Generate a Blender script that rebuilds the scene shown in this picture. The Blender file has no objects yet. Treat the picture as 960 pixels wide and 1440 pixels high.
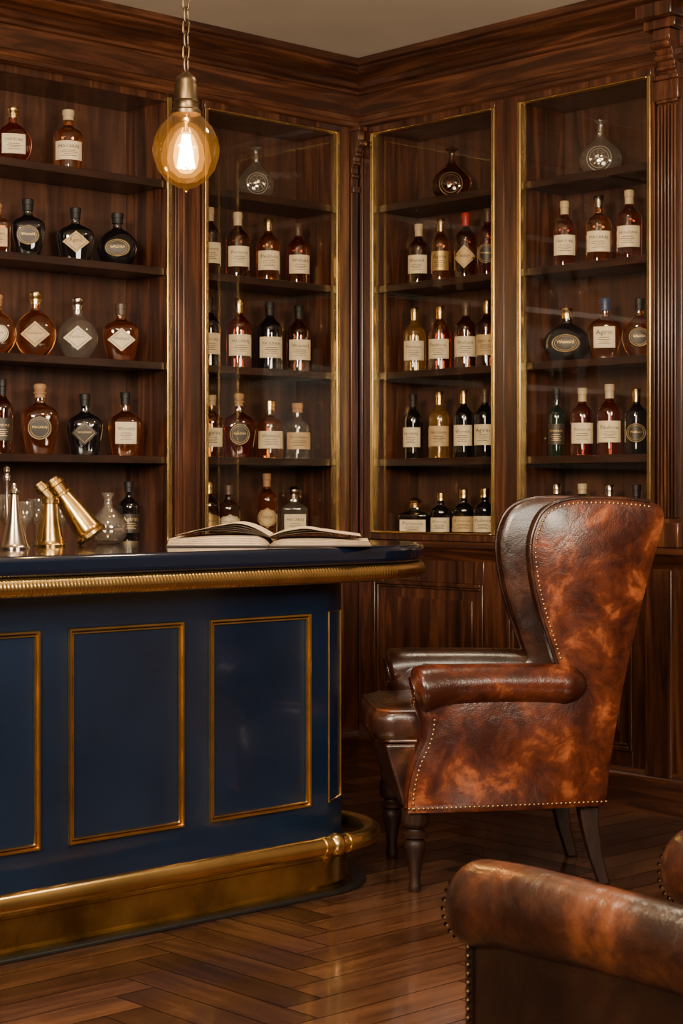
import bpy, bmesh, math, random
from mathutils import Vector, Matrix, Quaternion
random.seed(7)
COL = bpy.context.scene.collection

# ------------------------------------------------------------------ materials
def newmat(name):
    m = bpy.data.materials.new(name); m.use_nodes = True
    nt = m.node_tree; b = nt.nodes["Principled BSDF"]
    return m, nt, b
def setp(b, **k):
    for n, v in k.items():
        n = n.replace('_', ' ')
        if n in b.inputs: b.inputs[n].default_value = v
def c4(c): return (c[0], c[1], c[2], 1)
def simple(name, col, rough=.5, metal=0, coat=0, trans=0, spec=.5, noise=0, nscale=8, bump=0, bscale=60):
    m, nt, b = newmat(name)
    b.inputs['Base Color'].default_value = c4(col)
    setp(b, Roughness=rough, Metallic=metal)
    b.inputs['Coat Weight'].default_value = coat
    b.inputs['Transmission Weight'].default_value = trans
    b.inputs['Specular IOR Level'].default_value = spec
    b.inputs['Coat Roughness'].default_value = .08
    tc = nt.nodes.new('ShaderNodeTexCoord')
    nz = nt.nodes.new('ShaderNodeTexNoise'); nz.inputs['Scale'].default_value = nscale; nz.inputs['Detail'].default_value = 4
    nt.links.new(tc.outputs['Object'], nz.inputs['Vector'])
    if noise:
        r = nt.nodes.new('ShaderNodeValToRGB')
        r.color_ramp.elements[0].position = .3; r.color_ramp.elements[1].position = .72
        r.color_ramp.elements[0].color = c4([x*(1-noise) for x in col])
        r.color_ramp.elements[1].color = c4([min(1, x*(1+noise)) for x in col])
        nt.links.new(nz.outputs['Fac'], r.inputs['Fac']); nt.links.new(r.outputs['Color'], b.inputs['Base Color'])
        mr = nt.nodes.new('ShaderNodeMapRange')
        mr.inputs['To Min'].default_value = max(0.02, rough*(1-noise*.6)); mr.inputs['To Max'].default_value = min(1, rough*(1+noise*.8))
        nt.links.new(nz.outputs['Fac'], mr.inputs['Value']); nt.links.new(mr.outputs['Result'], b.inputs['Roughness'])
    if bump:
        n2 = nt.nodes.new('ShaderNodeTexNoise'); n2.inputs['Scale'].default_value = bscale
        nt.links.new(tc.outputs['Object'], n2.inputs['Vector'])
        bp = nt.nodes.new('ShaderNodeBump'); bp.inputs['Strength'].default_value = bump; bp.inputs['Distance'].default_value = .01
        nt.links.new(n2.outputs['Fac'], bp.inputs['Height']); nt.links.new(bp.outputs['Normal'], b.inputs['Normal'])
    return m
def wood(name, scl, dark, mid, light, rough=.33, coat=.45):
    m, nt, b = newmat(name)
    tc = nt.nodes.new('ShaderNodeTexCoord'); mp = nt.nodes.new('ShaderNodeMapping')
    mp.inputs['Scale'].default_value = scl
    nz = nt.nodes.new('ShaderNodeTexNoise'); nz.inputs['Scale'].default_value = 2.2; nz.inputs['Detail'].default_value = 9
    nz.inputs['Roughness'].default_value = .62; nz.inputs['Distortion'].default_value = .9
    r = nt.nodes.new('ShaderNodeValToRGB'); cr = r.color_ramp
    cr.elements[0].position = .28; cr.elements[0].color = c4(dark)
    cr.elements[1].position = .74; cr.elements[1].color = c4(light)
    e = cr.elements.new(.5); e.color = c4(mid)
    bp = nt.nodes.new('ShaderNodeBump'); bp.inputs['Strength'].default_value = .12; bp.inputs['Distance'].default_value = .004
    L = nt.links.new
    L(tc.outputs['Object'], mp.inputs['Vector']); L(mp.outputs['Vector'], nz.inputs['Vector'])
    L(nz.outputs['Fac'], r.inputs['Fac']); L(r.outputs['Color'], b.inputs['Base Color'])
    L(nz.outputs['Fac'], bp.inputs['Height']); L(bp.outputs['Normal'], b.inputs['Normal'])
    setp(b, Roughness=rough); b.inputs['Coat Weight'].default_value = coat; b.inputs['Coat Roughness'].default_value = .16
    return m
WD, WM, WL = (.008,.0024,.0012), (.046,.0138,.0056), (.150,.050,.018)
wood_v = wood('mahogany_vertical', (9,9,.7), WD, WM, WL)
wood_x = wood('mahogany_along_x', (.7,9,9), WD, WM, WL)
wood_y = wood('mahogany_along_y', (9,.7,9), WD, WM, WL)
wood_back = wood('mahogany_back_panel', (7,7,.5), (.018,.0062,.0034), (.057,.021,.0105), (.115,.046,.022), .5, .1)
wood_shelf = wood('mahogany_shelf', (2,2,9), (.008,.003,.002), (.022,.0078,.0042), (.045,.016,.008), .4, .2)
wood_leg = wood('dark_turned_wood', (12,12,2), (.006,.0020,.0011), (.016,.0050,.0026), (.032,.011,.005), .5, .0)
wood_leg.node_tree.nodes["Principled BSDF"].inputs['Specular IOR Level'].default_value=.3

def leather(name, dark, mid, light, scale=6.5, lo=.40, mi=.53, hi=.70, crease=.22):
    m, nt, b = newmat(name); L = nt.links.new
    tc = nt.nodes.new('ShaderNodeTexCoord')
    nz = nt.nodes.new('ShaderNodeTexNoise'); nz.inputs['Scale'].default_value = scale; nz.inputs['Detail'].default_value = 9
    nz.inputs['Roughness'].default_value = .64; nz.inputs['Distortion'].default_value = .35
    r = nt.nodes.new('ShaderNodeValToRGB'); cr = r.color_ramp
    cr.elements[0].position = lo; cr.elements[0].color = c4(dark)
    cr.elements[1].position = hi; cr.elements[1].color = c4(light)
    e = cr.elements.new(mi); e.color = c4(mid)
    L(tc.outputs['Object'], nz.inputs['Vector']); L(nz.outputs['Fac'], r.inputs['Fac']); L(r.outputs['Color'], b.inputs['Base Color'])
    v = nt.nodes.new('ShaderNodeTexVoronoi'); v.inputs['Scale'].default_value = 190
    n2 = nt.nodes.new('ShaderNodeTexNoise'); n2.inputs['Scale'].default_value = 11; n2.inputs['Detail'].default_value = 5; n2.inputs['Distortion'].default_value = 1.0
    L(tc.outputs['Object'], v.inputs['Vector']); L(tc.outputs['Object'], n2.inputs['Vector'])
    b1 = nt.nodes.new('ShaderNodeBump'); b1.inputs['Strength'].default_value = .10; b1.inputs['Distance'].default_value = .003
    b2 = nt.nodes.new('ShaderNodeBump'); b2.inputs['Strength'].default_value = crease; b2.inputs['Distance'].default_value = .011
    L(v.outputs['Distance'], b1.inputs['Height']); L(n2.outputs['Fac'], b2.inputs['Height'])
    L(b1.outputs['Normal'], b2.inputs['Normal']); L(b2.outputs['Normal'], b.inputs['Normal'])
    mr = nt.nodes.new('ShaderNodeMapRange'); mr.inputs['To Min'].default_value = .20; mr.inputs['To Max'].default_value = .38
    L(n2.outputs['Fac'], mr.inputs['Value']); L(mr.outputs['Result'], b.inputs['Roughness'])
    b.inputs['Coat Weight'].default_value = .3; b.inputs['Coat Roughness'].default_value = .18
    return m
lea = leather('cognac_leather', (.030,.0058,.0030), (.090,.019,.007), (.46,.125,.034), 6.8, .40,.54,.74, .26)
lea_dark = leather('dark_brown_and_shaded_leather', (.014,.0045,.0025), (.032,.0095,.0045), (.095,.031,.012))
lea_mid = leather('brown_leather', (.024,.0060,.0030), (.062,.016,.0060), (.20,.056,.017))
lea_worn = leather('worn_brown_leather', (.013,.0038,.0020), (.038,.0105,.0042), (.17,.048,.015), 6, .40,.53,.72, .45)
lea_black = leather('near_black_leather', (.006,.0022,.0014), (.011,.004,.0022), (.022,.008,.004))

brass = simple('aged_brass', (.80,.55,.21), .24, 1, noise=.15, nscale=10)
brass_dk = simple('antique_brass', (.50,.32,.11), .25, 1, noise=.35, nscale=18)
brass_dull = simple('mottled_brass_kickplate', (.50,.33,.11), .27, 1, noise=.55, nscale=5, bump=.12, bscale=10)
nailm = simple('antique_nailhead', (.38,.24,.10), .33, 1)
naild = simple('dark_nailhead', (.12,.075,.04), .4, 1)
silver = simple('polished_silver', (.58,.48,.38), .2, 1)
etched = simple('etched_glass_relief', (.26,.23,.19), .45)
bronze = simple('dark_bronze', (.19,.13,.07), .36, 1, noise=.35)
navy = simple('navy_lacquer', (.0034,.0122,.034), .28, 0, coat=.4, noise=.34, nscale=2.2)
navy_top = simple('navy_gloss_top', (.0022,.0060,.017), .10, 0, coat=.9)
blackm = simple('black_matte', (.006,.005,.005), .55)
paper = simple('book_paper', (.66,.54,.40), .8, noise=.1, nscale=30)
cover = simple('book_cover', (.03,.018,.012), .5)
cream = simple('cream_label', (.70,.58,.38), .6, noise=.12, nscale=25)
tan = simple('tan_label', (.50,.35,.17), .55, noise=.2, nscale=25)
goldl = simple('gold_label', (.5,.33,.12), .4, .6, noise=.2)
darkl = simple('dark_label', (.03,.022,.016), .45)
ink = simple('label_ink', (.03,.02,.015), .6)
gink = simple('gold_ink', (.6,.42,.17), .4, .5)
ceilm = simple('ceiling_plaster', (.56,.48,.38), .85, noise=.06, nscale=2)
wallm = simple('warm_wall_paint', (.12,.075,.045), .7, noise=.1, nscale=3)
gap = simple('floor_gap', (.002,.001,.001), .8)

def thinglass(name, tint=(.95,.95,.93), gain=.9, base=.04, rough=.03, milk=0, milkcol=(.8,.76,.7)):
    m, nt, b = newmat(name); nt.nodes.remove(b); L = nt.links.new
    out = nt.nodes['Material Output']
    t = nt.nodes.new('ShaderNodeBsdfTransparent'); t.inputs['Color'].default_value = c4(tint)
    g = nt.nodes.new('ShaderNodeBsdfGlossy'); g.inputs['Roughness'].default_value = rough
    lw = nt.nodes.new('ShaderNodeLayerWeight'); lw.inputs['Blend'].default_value = .5
    pw = nt.nodes.new('ShaderNodeMath'); pw.operation='POWER'; pw.inputs[1].default_value=4
    ma = nt.nodes.new('ShaderNodeMath'); ma.operation = 'MULTIPLY_ADD'; ma.inputs[1].default_value = gain; ma.inputs[2].default_value = base; ma.use_clamp = True
    mx = nt.nodes.new('ShaderNodeMixShader')
    L(lw.outputs['Facing'], pw.inputs[0]); L(pw.outputs[0], ma.inputs[0]); L(ma.outputs[0], mx.inputs['Fac'])
    src=t.outputs[0]
    if milk:
        d=nt.nodes.new('ShaderNodeBsdfDiffuse'); d.inputs['Color'].default_value=c4(milkcol)
        m2=nt.nodes.new('ShaderNodeMixShader'); m2.inputs['Fac'].default_value=milk
        L(t.outputs[0],m2.inputs[1]); L(d.outputs[0],m2.inputs[2]); src=m2.outputs[0]
    L(src, mx.inputs[1]); L(g.outputs[0], mx.inputs[2]); L(mx.outputs[0], out.inputs['Surface'])
    return m, nt, mx, out
pane = thinglass('cabinet_pane_glass', (.985,.975,.95), .9, .018, .01)[0]
clearg = thinglass('clear_bottle_glass', (.84,.80,.74), 1.0, .12, .03, .035)[0]
bulbg, nt, mx, out = thinglass('amber_bulb_glass', (1,.78,.44), .9, .07, .02)
em = nt.nodes.new('ShaderNodeEmission'); em.inputs['Color'].default_value = (1,.42,.05,1)
tc=nt.nodes.new('ShaderNodeTexCoord'); sx=nt.nodes.new('ShaderNodeSeparateXYZ'); nt.links.new(tc.outputs['Object'],sx.inputs[0])
mr=nt.nodes.new('ShaderNodeMath'); mr.operation='SUBTRACT'; mr.inputs[1].default_value=2.346-3.33; nt.links.new(sx.outputs['Z'],mr.inputs[0])
ab=nt.nodes.new('ShaderNodeMath'); ab.operation='ABSOLUTE'; nt.links.new(mr.outputs[0],ab.inputs[0])
rg=nt.nodes.new('ShaderNodeMapRange'); rg.inputs['From Min'].default_value=0; rg.inputs['From Max'].default_value=.11; rg.inputs['To Min'].default_value=.11; rg.inputs['To Max'].default_value=.04
nt.links.new(ab.outputs[0],rg.inputs['Value']); nt.links.new(rg.outputs['Result'],em.inputs['Strength'])
ad = nt.nodes.new('ShaderNodeAddShader'); nt.links.new(mx.outputs[0], ad.inputs[0]); nt.links.new(em.outputs[0], ad.inputs[1]); nt.links.new(ad.outputs[0], out.inputs['Surface'])
fil, nt, b = newmat('glowing_filament'); b.inputs['Emission Color'].default_value = (1,.60,.20,1); b.inputs['Emission Strength'].default_value = 90
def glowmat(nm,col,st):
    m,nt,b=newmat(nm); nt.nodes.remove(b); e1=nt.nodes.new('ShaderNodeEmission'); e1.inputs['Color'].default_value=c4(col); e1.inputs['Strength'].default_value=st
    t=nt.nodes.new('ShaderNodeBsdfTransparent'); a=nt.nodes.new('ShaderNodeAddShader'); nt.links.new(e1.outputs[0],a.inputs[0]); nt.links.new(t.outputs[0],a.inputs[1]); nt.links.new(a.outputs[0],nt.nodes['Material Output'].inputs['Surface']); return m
glow_mats=[glowmat('added_glow_inner',(1,.55,.14),1.8), glowmat('added_glow_middle',(1,.47,.08),.40), glowmat('added_glow_outer',(1,.43,.06),.16)]  # emissive shells added to imitate the filament's glow inside the bulb

def bglass(name, col, trans=.3, rough=.03):
    m=simple(name, col, rough, 0, coat=1.0, trans=trans)
    b=m.node_tree.nodes["Principled BSDF"]; b.inputs['IOR'].default_value=1.40; b.inputs['Coat IOR'].default_value=1.6; b.inputs['Coat Roughness'].default_value=.03
    return m
G = {
 'amber': bglass('amber_spirit', (.90,.31,.06), .985), 'red': bglass('red_spirit', (.55,.09,.035), .97),
 'brown': bglass('brown_glass', (.26,.07,.024), .96), 'gold': bglass('golden_spirit', (.92,.55,.16), .94),
 'black': bglass('black_glass', (.005,.004,.005), 0), 'green': bglass('dark_green_glass', (.004,.012,.007), .1),
 'clear': clearg }
CAP = {'gold': brass, 'black': blackm, 'red': simple('red_wax', (.30,.02,.015), .4), 'wood': simple('cork_stopper', (.33,.18,.08), .6),
       'brown': simple('brown_foil', (.07,.035,.02), .4), 'silver': silver, 'cream': simple('cream_foil', (.45,.34,.2), .45), 'clear': clearg,
       'blue': simple('blue_foil', (.03,.05,.12), .35)}

# ------------------------------------------------------------------ mesh builder
class MB:
    def __init__(s): s.v=[]; s.f=[]; s.m=[]
    def add(s, vs, fs, mi=0, M=None):
        o=len(s.v)
        for p in vs:
            p=Vector(p); s.v.append(M@p if M is not None else p)
        for f in fs: s.f.append([i+o for i in f]); s.m.append(mi)
        return s
    def box(s,x0,x1,y0,y1,z0,z1,mi=0,M=None):
        vs=[(x,y,z) for z in (z0,z1) for y in (y0,y1) for x in (x0,x1)]
        return s.add(vs,[(0,1,3,2),(4,6,7,5),(0,4,5,1),(2,3,7,6),(0,2,6,4),(1,5,7,3)],mi,M)
    def wbox(s,wall,s0,s1,d0,d1,z0,z1,mi=0):
        if wall=='L': return s.box(s0,s1,-d1,-d0,z0,z1,mi)
        return s.box(-d1,-d0,s0,s1,z0,z1,mi)
    def lathe(s,prof,seg=24,dr=1,n=2,M=None,mi=0):
        vs=[];fs=[]
        for r,z in prof:
            r=max(r,1e-5)
            for i in range(seg):
                a=2*math.pi*i/seg; c=math.cos(a); q=math.sin(a)
                if n!=2:
                    c=math.copysign(abs(c)**(2/n),c); q=math.copysign(abs(q)**(2/n),q)
                vs.append((r*c,r*dr*q,z))
        for j in range(len(prof)-1):
            for i in range(seg):
                k=(i+1)%seg; fs.append((j*seg+i,j*seg+k,(j+1)*seg+k,(j+1)*seg+i))
        fs.append(tuple(range(seg-1,-1,-1))); e=(len(prof)-1)*seg; fs.append(tuple(range(e,e+seg)))
        return s.add(vs,fs,mi,M)
    def tube(s,path,r,seg=12,closed=False,mi=0,M=None):
        path=[Vector(p) for p in path]; n=len(path); vs=[];fs=[]
        rad=r if isinstance(r,(list,tuple)) else [r]*n
        up=Vector((0,0,1)); prev=None
        for i,p in enumerate(path):
            a=path[(i-1)%n] if (closed or i>0) else p; b=path[(i+1)%n] if (closed or i<n-1) else p
            t=(b-a).normalized()
            if prev is None:
                u=up if abs(t.dot(up))<.9 else Vector((1,0,0))
                x=(u-t*u.dot(t)).normalized()
            else: x=(prev-t*prev.dot(t)).normalized()
            prev=x; y=t.cross(x)
            for k in range(seg):
                g=2*math.pi*k/seg; vs.append(p+(x*math.cos(g)+y*math.sin(g))*rad[i])
        m=n if closed else n-1
        for j in range(m):
            for i in range(seg):
                k=(i+1)%seg; jj=(j+1)%n; fs.append((j*seg+i,j*seg+k,jj*seg+k,jj*seg+i))
        if not closed:
            fs.append(tuple(range(seg-1,-1,-1))); e=(n-1)*seg; fs.append(tuple(range(e,e+seg)))
        return s.add(vs,fs,mi,M)
    def prism(s,pts,z0,z1,mi=0,M=None):
        n=len(pts); vs=[(x,y,z0) for x,y in pts]+[(x,y,z1) for x,y in pts]
        fs=[tuple(range(n-1,-1,-1)),tuple(range(n,2*n))]+[(i,(i+1)%n,n+(i+1)%n,n+i) for i in range(n)]
        return s.add(vs,fs,mi,M)
    def nails(s,pts,nrm,r=.0055,sp=.0165,M=None):
        pts=[Vector(p) for p in pts]; nrm=Vector(nrm).normalized(); q=nrm.to_track_quat('Z','Y').to_matrix()
        prof=[(1,0),(.85,.45),(.4,.75)]
        acc=0
        for a,b in zip(pts,pts[1:]):
            L=(b-a).length; d=acc
            while d<L:
                p=a+(b-a)*(d/L); vs=[];fs=[]
                for rr,zz in prof:
                    for k in range(8):
                        g=k*math.pi/4; vs.append(p+q@Vector((r*rr*math.cos(g),r*rr*math.sin(g),r*zz)))
                for j in range(2):
                    for k in range(8): fs.append((j*8+k,j*8+(k+1)%8,(j+1)*8+(k+1)%8,(j+1)*8+k))
                fs.append(tuple(range(16,24))); s.add(vs,fs,0,M); d+=sp
            acc=d-L
        return s
    def build(s,name,mats,parent=None,origin=(0,0,0),bevel=0,seg=2,smooth=40,recalc=True):
        me=bpy.data.meshes.new(name); o=Vector(origin)
        me.from_pydata([tuple(p-o) for p in s.v],[],s.f)
        if not isinstance(mats,(list,tuple)): mats=[mats]
        for m in mats: me.materials.append(m)
        for p,mi in zip(me.polygons,s.m): p.material_index=mi
        if recalc:
            bm=bmesh.new(); bm.from_mesh(me); bmesh.ops.recalc_face_normals(bm,faces=bm.faces); bm.to_mesh(me); bm.free()
        if smooth:
            for p in me.polygons: p.use_smooth=True
            me.set_sharp_from_angle(angle=math.radians(smooth))
        ob=bpy.data.objects.new(name,me); COL.objects.link(ob)
        if parent is not None: ob.parent=parent
        else: ob.location=o
        if bevel:
            md=ob.modifiers.new('bevel','BEVEL'); md.width=bevel; md.segments=seg; md.limit_method='ANGLE'; md.angle_limit=math.radians(35)
            md.harden_normals=False
        return ob
def empty(name,loc,label,cat,rot=0,group=None):
    e=bpy.data.objects.new(name,None); COL.objects.link(e); e.location=loc; e.rotation_euler=(0,0,rot); e.empty_display_size=.1
    e['label']=label; e['category']=cat
    if group: e['group']=group
    return e
def struct(o): o['kind']='structure'; return o
def catmull(pts,k=5,closed=False):
    out=[];n=len(pts)
    rng=range(n) if closed else range(n-1)
    for i in rng:
        P=[pts[(i+j)%n] if closed else pts[min(max(i+j,0),n-1)] for j in (-1,0,1,2)]
        for q in range(k):
            t=q/k
            out.append(tuple(.5*((2*P[1][d])+(-P[0][d]+P[2][d])*t+(2*P[0][d]-5*P[1][d]+4*P[2][d]-P[3][d])*t*t+(-P[0][d]+3*P[1][d]-3*P[2][d]+P[3][d])*t**3) for d in range(len(pts[0]))))
    if not closed: out.append(tuple(pts[-1]))
    return out

# ------------------------------------------------------------------ room shell
CZ=3.33; X0,X1,Y0,Y1=-8.2,.345,-8.2,.345
mb=MB(); mb.box(X0,X1,Y0,Y1,CZ,CZ+.1); struct(mb.build('ceiling',ceilm,smooth=0))
struct(MB().box(X0,X1+.1,Y1,Y1+.1,0,CZ).build('wall_back',wallm,smooth=0))
struct(MB().box(X1,X1+.1,Y0,Y1,0,CZ).build('wall_right',wallm,smooth=0))
struct(MB().box(X0-.1,X0,Y0,Y1+.1,0,CZ).build('wall_left',wallm,smooth=0))
struct(MB().box(X0-.1,X1+.1,Y0-.1,Y0,0,CZ).build('wall_front',wallm,smooth=0))

# herringbone floor
fm,nt,b=newmat('herringbone_parquet'); L=nt.links.new
uv=nt.nodes.new('ShaderNodeUVMap'); mp=nt.nodes.new('ShaderNodeMapping'); mp.inputs['Scale'].default_value=(1.1,11,1)
nz=nt.nodes.new('ShaderNodeTexNoise'); nz.inputs['Scale'].default_value=2.5; nz.inputs['Detail'].default_value=8; nz.inputs['Distortion'].default_value=.8
at=nt.nodes.new('ShaderNodeAttribute'); at.attribute_name='tone'
ma=nt.nodes.new('ShaderNodeMath'); ma.operation='MULTIPLY_ADD'; ma.inputs[1].default_value=.7
sb=nt.nodes.new('ShaderNodeMath'); sb.operation='SUBTRACT'; sb.inputs[1].default_value=.12
r=nt.nodes.new('ShaderNodeValToRGB'); cr=r.color_ramp
cr.elements[0].position=.12; cr.elements[0].color=(.009,.0042,.0025,1); cr.elements[1].position=.85; cr.elements[1].color=(.165,.070,.030,1)
e=cr.elements.new(.45); e.color=(.050,.0195,.0092,1)
L(uv.outputs['UV'],mp.inputs['Vector']); L(mp.outputs['Vector'],nz.inputs['Vector'])
L(nz.outputs['Fac'],ma.inputs[0])
m2=nt.nodes.new('ShaderNodeMath'); m2.operation='MULTIPLY'; m2.inputs[1].default_value=.40
L(at.outputs['Fac'],m2.inputs[0]); L(m2.outputs[0],ma.inputs[2]); L(ma.outputs[0],sb.inputs[0]); L(sb.outputs[0],r.inputs['Fac']); L(r.outputs['Color'],b.inputs['Base Color'])
bp=nt.nodes.new('ShaderNodeBump'); bp.inputs['Strength'].default_value=.15; bp.inputs['Distance'].default_value=.003
n3=nt.nodes.new('ShaderNodeTexNoise'); n3.inputs['Scale'].default_value=3; tc=nt.nodes.new('ShaderNodeTexCoord'); L(tc.outputs['Object'],n3.inputs['Vector'])
mr=nt.nodes.new('ShaderNodeMapRange'); mr.inputs['To Min'].default_value=.14; mr.inputs['To Max'].default_value=.30; L(n3.outputs['Fac'],mr.inputs['Value']); L(mr.outputs['Result'],b.inputs['Roughness'])
L(nz.outputs['Fac'],bp.inputs['Height']); L(bp.outputs['Normal'],b.inputs['Normal'])
b.inputs['Coat Weight'].default_value=.5; b.inputs['Coat Roughness'].default_value=.10
W,Lp=.125,.625
vs=[];fs=[];uvs=[];tones=[];g=.0017
def clip(a,lo,hi): return max(lo,min(hi,a))
def plank(x0,y0,x1,y1,horiz):
    if x1<X0 or x0>X1 or y1<Y0 or y0>Y1: return
    a,b_,c,d=clip(x0+g,X0,X1),clip(x1-g,X0,X1),clip(y0+g,Y0,Y1),clip(y1-g,Y0,Y1)
    if b_-a<1e-4 or d-c<1e-4: return
    o=len(vs); vs.extend([(a,c,0),(b_,c,0),(b_,d,0),(a,d,0)]); fs.append((o,o+1,o+2,o+3))
    ro=random.uniform(0,50)
    for p in ((a,c),(b_,c),(b_,d),(a,d)):
        uvs.append((p[0]-x0+ro,p[1]-y0+ro*.3) if horiz else (p[1]-y0+ro,p[0]-x0+ro*.3))
    t=random.random()*.75+(.25 if horiz else 0); tones.append(t)
for k in range(-190,190):
    for m_ in range(-12,13):
        ox,oy=k*W+m_*Lp-4,k*W-m_*Lp-4
        if ox>X1+1 or ox<X0-1 or oy>Y1+1 or oy<Y0-1: continue
        plank(ox,oy,ox+Lp,oy+W,True); plank(ox,oy+W,ox+W,oy+W+Lp,False)
npl=len(fs); o=len(vs); vs+= [(X0,Y0,-.003),(X1,Y0,-.003),(X1,Y1,-.003),(X0,Y1,-.003)]; fs.append((o,o+1,o+2,o+3)); uvs+=[(0,0)]*4; tones.append(0)
me=bpy.data.meshes.new('floor'); me.from_pydata(vs,[],fs); me.materials.append(fm); me.materials.append(gap); me.polygons[npl].material_index=1
ul=me.uv_layers.new(name='UVMap')
for i,u in enumerate(uvs): ul.data[i].uv=u
ta=me.attributes.new('tone','FLOAT','FACE')
for i,t in enumerate(tones): ta.data[i].value=t
fl=bpy.data.objects.new('floor',me); COL.objects.link(fl); struct(fl)

# swept trims around the corner
def corner_sweep(name,prof,xe=-3.3,ye=-3.3,mats=None):
    mb=MB(); n=len(prof); vs=[(xe,-d,z) for d,z in prof]+[(-d,-d,z) for d,z in prof]+[(-d,ye,z) for d,z in prof]
    fs1=[];fs2=[]
    for i in range(n-1):
        fs1.append((i,i+1,n+i+1,n+i)); fs2.append((n+i,n+i+1,2*n+i+1,2*n+i))
    mb.add(vs,fs1,0); mb.f+= [list(f) for f in fs2]; mb.m+=[1]*len(fs2)
    return struct(mb.build(name,[wood_x,wood_y],smooth=25,recalc=True))
corner_sweep('trim_1',[(-.02,3.03),(.025,3.03),(.035,3.04),(.035,3.055),(.022,3.065),(.03,3.085),(.015,3.095),(.015,3.19),(.03,3.195),(.03,3.21),
    (.045,3.22),(.055,3.24),(.085,3.262),(.115,3.275),(.125,3.285),(.125,3.295),(.15,3.30),(.15,3.3295),(-.02,3.3295)])
corner_sweep('trim_2',[(-.0,1.068),(.125,1.068),(.132,1.062),(.132,1.045),(.122,1.035),(.116,1.015),(.104,1.0),(.1,.985),(.095,.985)])
corner_sweep('baseboard_back',[(.10,.17),(.112,.17),(.118,.162),(.122,.145),(.135,.135),(.135,.0),(.1,0)])

# ------------------------------------------------------------------ cabinets
SH=[2.655,2.273,1.86,1.45]   # shelf tops
def frame_rect(mb,wall,s0,s1,z0,z1,w,d0,d1,mi=0,wz=None):
    wz=wz or w
    mb.wbox(wall,s0,s0+w,d0,d1,z0,z1,mi); mb.wbox(wall,s1-w,s1,d0,d1,z0,z1,mi)
    mb.wbox(wall,s0+w,s1-w,d0,d1,z0,z0+wz,mi); mb.wbox(wall,s0+w,s1-w,d0,d1,z1-wz,z1,mi)
def pilaster(root,org,wall,s0,s1,d,z0,z1,nf=5):
    mb=MB(); mb.wbox(wall,s0,s1,0,d*.55,z0,z1)
    if nf:
        w=(s1-s0-.02)/nf
        for i in range(nf):
            a=s0+.01+i*w
            mb.wbox(wall,a+w*.2,a+w*.8,d*.5,d,z0+.12,z1-.12)
        mb.wbox(wall,s0-.004,s1+.004,0,d*1.15,z0,z0+.1); mb.wbox(wall,s0-.004,s1+.004,0,d*1.15,z1-.1,z1-.02); mb.wbox(wall,s0-.008,s1+.008,0,d*1.3,z1-.02,z1)
    else:
        mb.wbox(wall,s0+.012,s1-.012,d*.5,d*.75,z0+.0,z1); mb.wbox(wall,s0+.036,s1-.036,d*.7,d,z0,z1)
    return mb.build('pilaster',wood_v,root,org,bevel=.004)
def corbel(root,org,wall,s0,s1,zt):
    mb=MB(); sc=(s0+s1)/2; w=s1-s0
    pr=[(0,-.26),(.02,-.25),(.035,-.22),(.03,-.19),(.045,-.15),(.06,-.10),(.08,-.05),(.085,-.03),(.085,0),(0,0)]
    pts=catmull(pr[:-2],4)+[pr[-2],pr[-1]]
    n=len(pts)
    for a,b2 in ((s0+w*.12,s1-w*.12),):
        vv=[]
        for q in (a,b2):
            for d,z in pts: vv.append((q,-d,zt+z) if wall=='L' else (-d,q,zt+z))
        mb.add(vv,[tuple(range(n)),tuple(range(2*n-1,n-1,-1))]+[(i,(i+1)%n,n+(i+1)%n,n+i) for i in range(n)])
    mb.wbox(wall,s0,s1,0,.095,zt-.0,zt+.02); mb.wbox(wall,s0+.004,s1-.004,0,.05,zt-.29,zt-.26)
    for z,d,r in ((-.06,.082,.018),(-.11,.058,.014),(-.15,.045,.011),(-.21,.033,.013)):
        p0=(s0+w*.08,-d,zt+z) if wall=='L' else (-d,s0+w*.08,zt+z); p1=(s1-w*.08,-d,zt+z) if wall=='L' else (-d,s1-w*.08,zt+z)
        mb.tube([p0,p1],r,12)
    return mb.build('corbel',wood_v,root,org,bevel=.002)
def lower_panels(root,org,wall,s0,s1,panels):
    panels=sorted(panels)
    mb=MB(); mb.wbox(wall,s0,s1,-.32,.085,0,1.03)
    edges=[s0]+[q for p in panels for q in p]+[s1]
    for i in range(0,len(edges),2): mb.wbox(wall,edges[i],edges[i+1],.085,.1,.15,.985)
    for a,b2 in panels:
        mb.wbox(wall,a,b2,.085,.1,.15,.235); mb.wbox(wall,a,b2,.085,.1,.885,.985)
    mb.build('base_cabinet',wood_v,root,org,bevel=.003)
    for a,b2 in panels:
        m=MB(); frame_rect(m,wall,a,b2,.235,.885,.018,.085,.107); frame_rect(m,wall,a+.018,b2-.018,.253,.867,.012,.085,.097)
        m.wbox(wall,a+.075,b2-.075,.085,.094,.31,.81)
        m.build('door_panel',wood_v,root,org,bevel=.003)
def shell(root,org,wall,s0,s1,i0,i1,ztop=3.0):
    mb=MB(); mb.wbox(wall,s0,s1,-.33,-.3,1.03,3.2)
    mb.build('back_panel',wood_back,root,org,smooth=0)
    mb=MB()
    mb.wbox(wall,s0,i0,-.3,0,1.03,3.2); mb.wbox(wall,i1,s1,-.3,0,1.03,3.2)
    mb.wbox(wall,i0,i1,-.3,0,ztop,3.2); mb.wbox(wall,i0,i1,-.3,0,1.03,1.07)
    mb.build('carcass',wood_v,root,org,bevel=.002)
def shelves(root,org,wall,i0,i1):
    for z in SH:
        mb=MB(); mb.wbox(wall,i0+.001,i1-.001,-.298,-.014,z-.028,z); mb.wbox(wall,i0+.001,i1-.001,-.014,-.006,z-.032,z+.001)
        mb.build('shelf',wood_shelf,root,org,bevel=.002)
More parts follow.
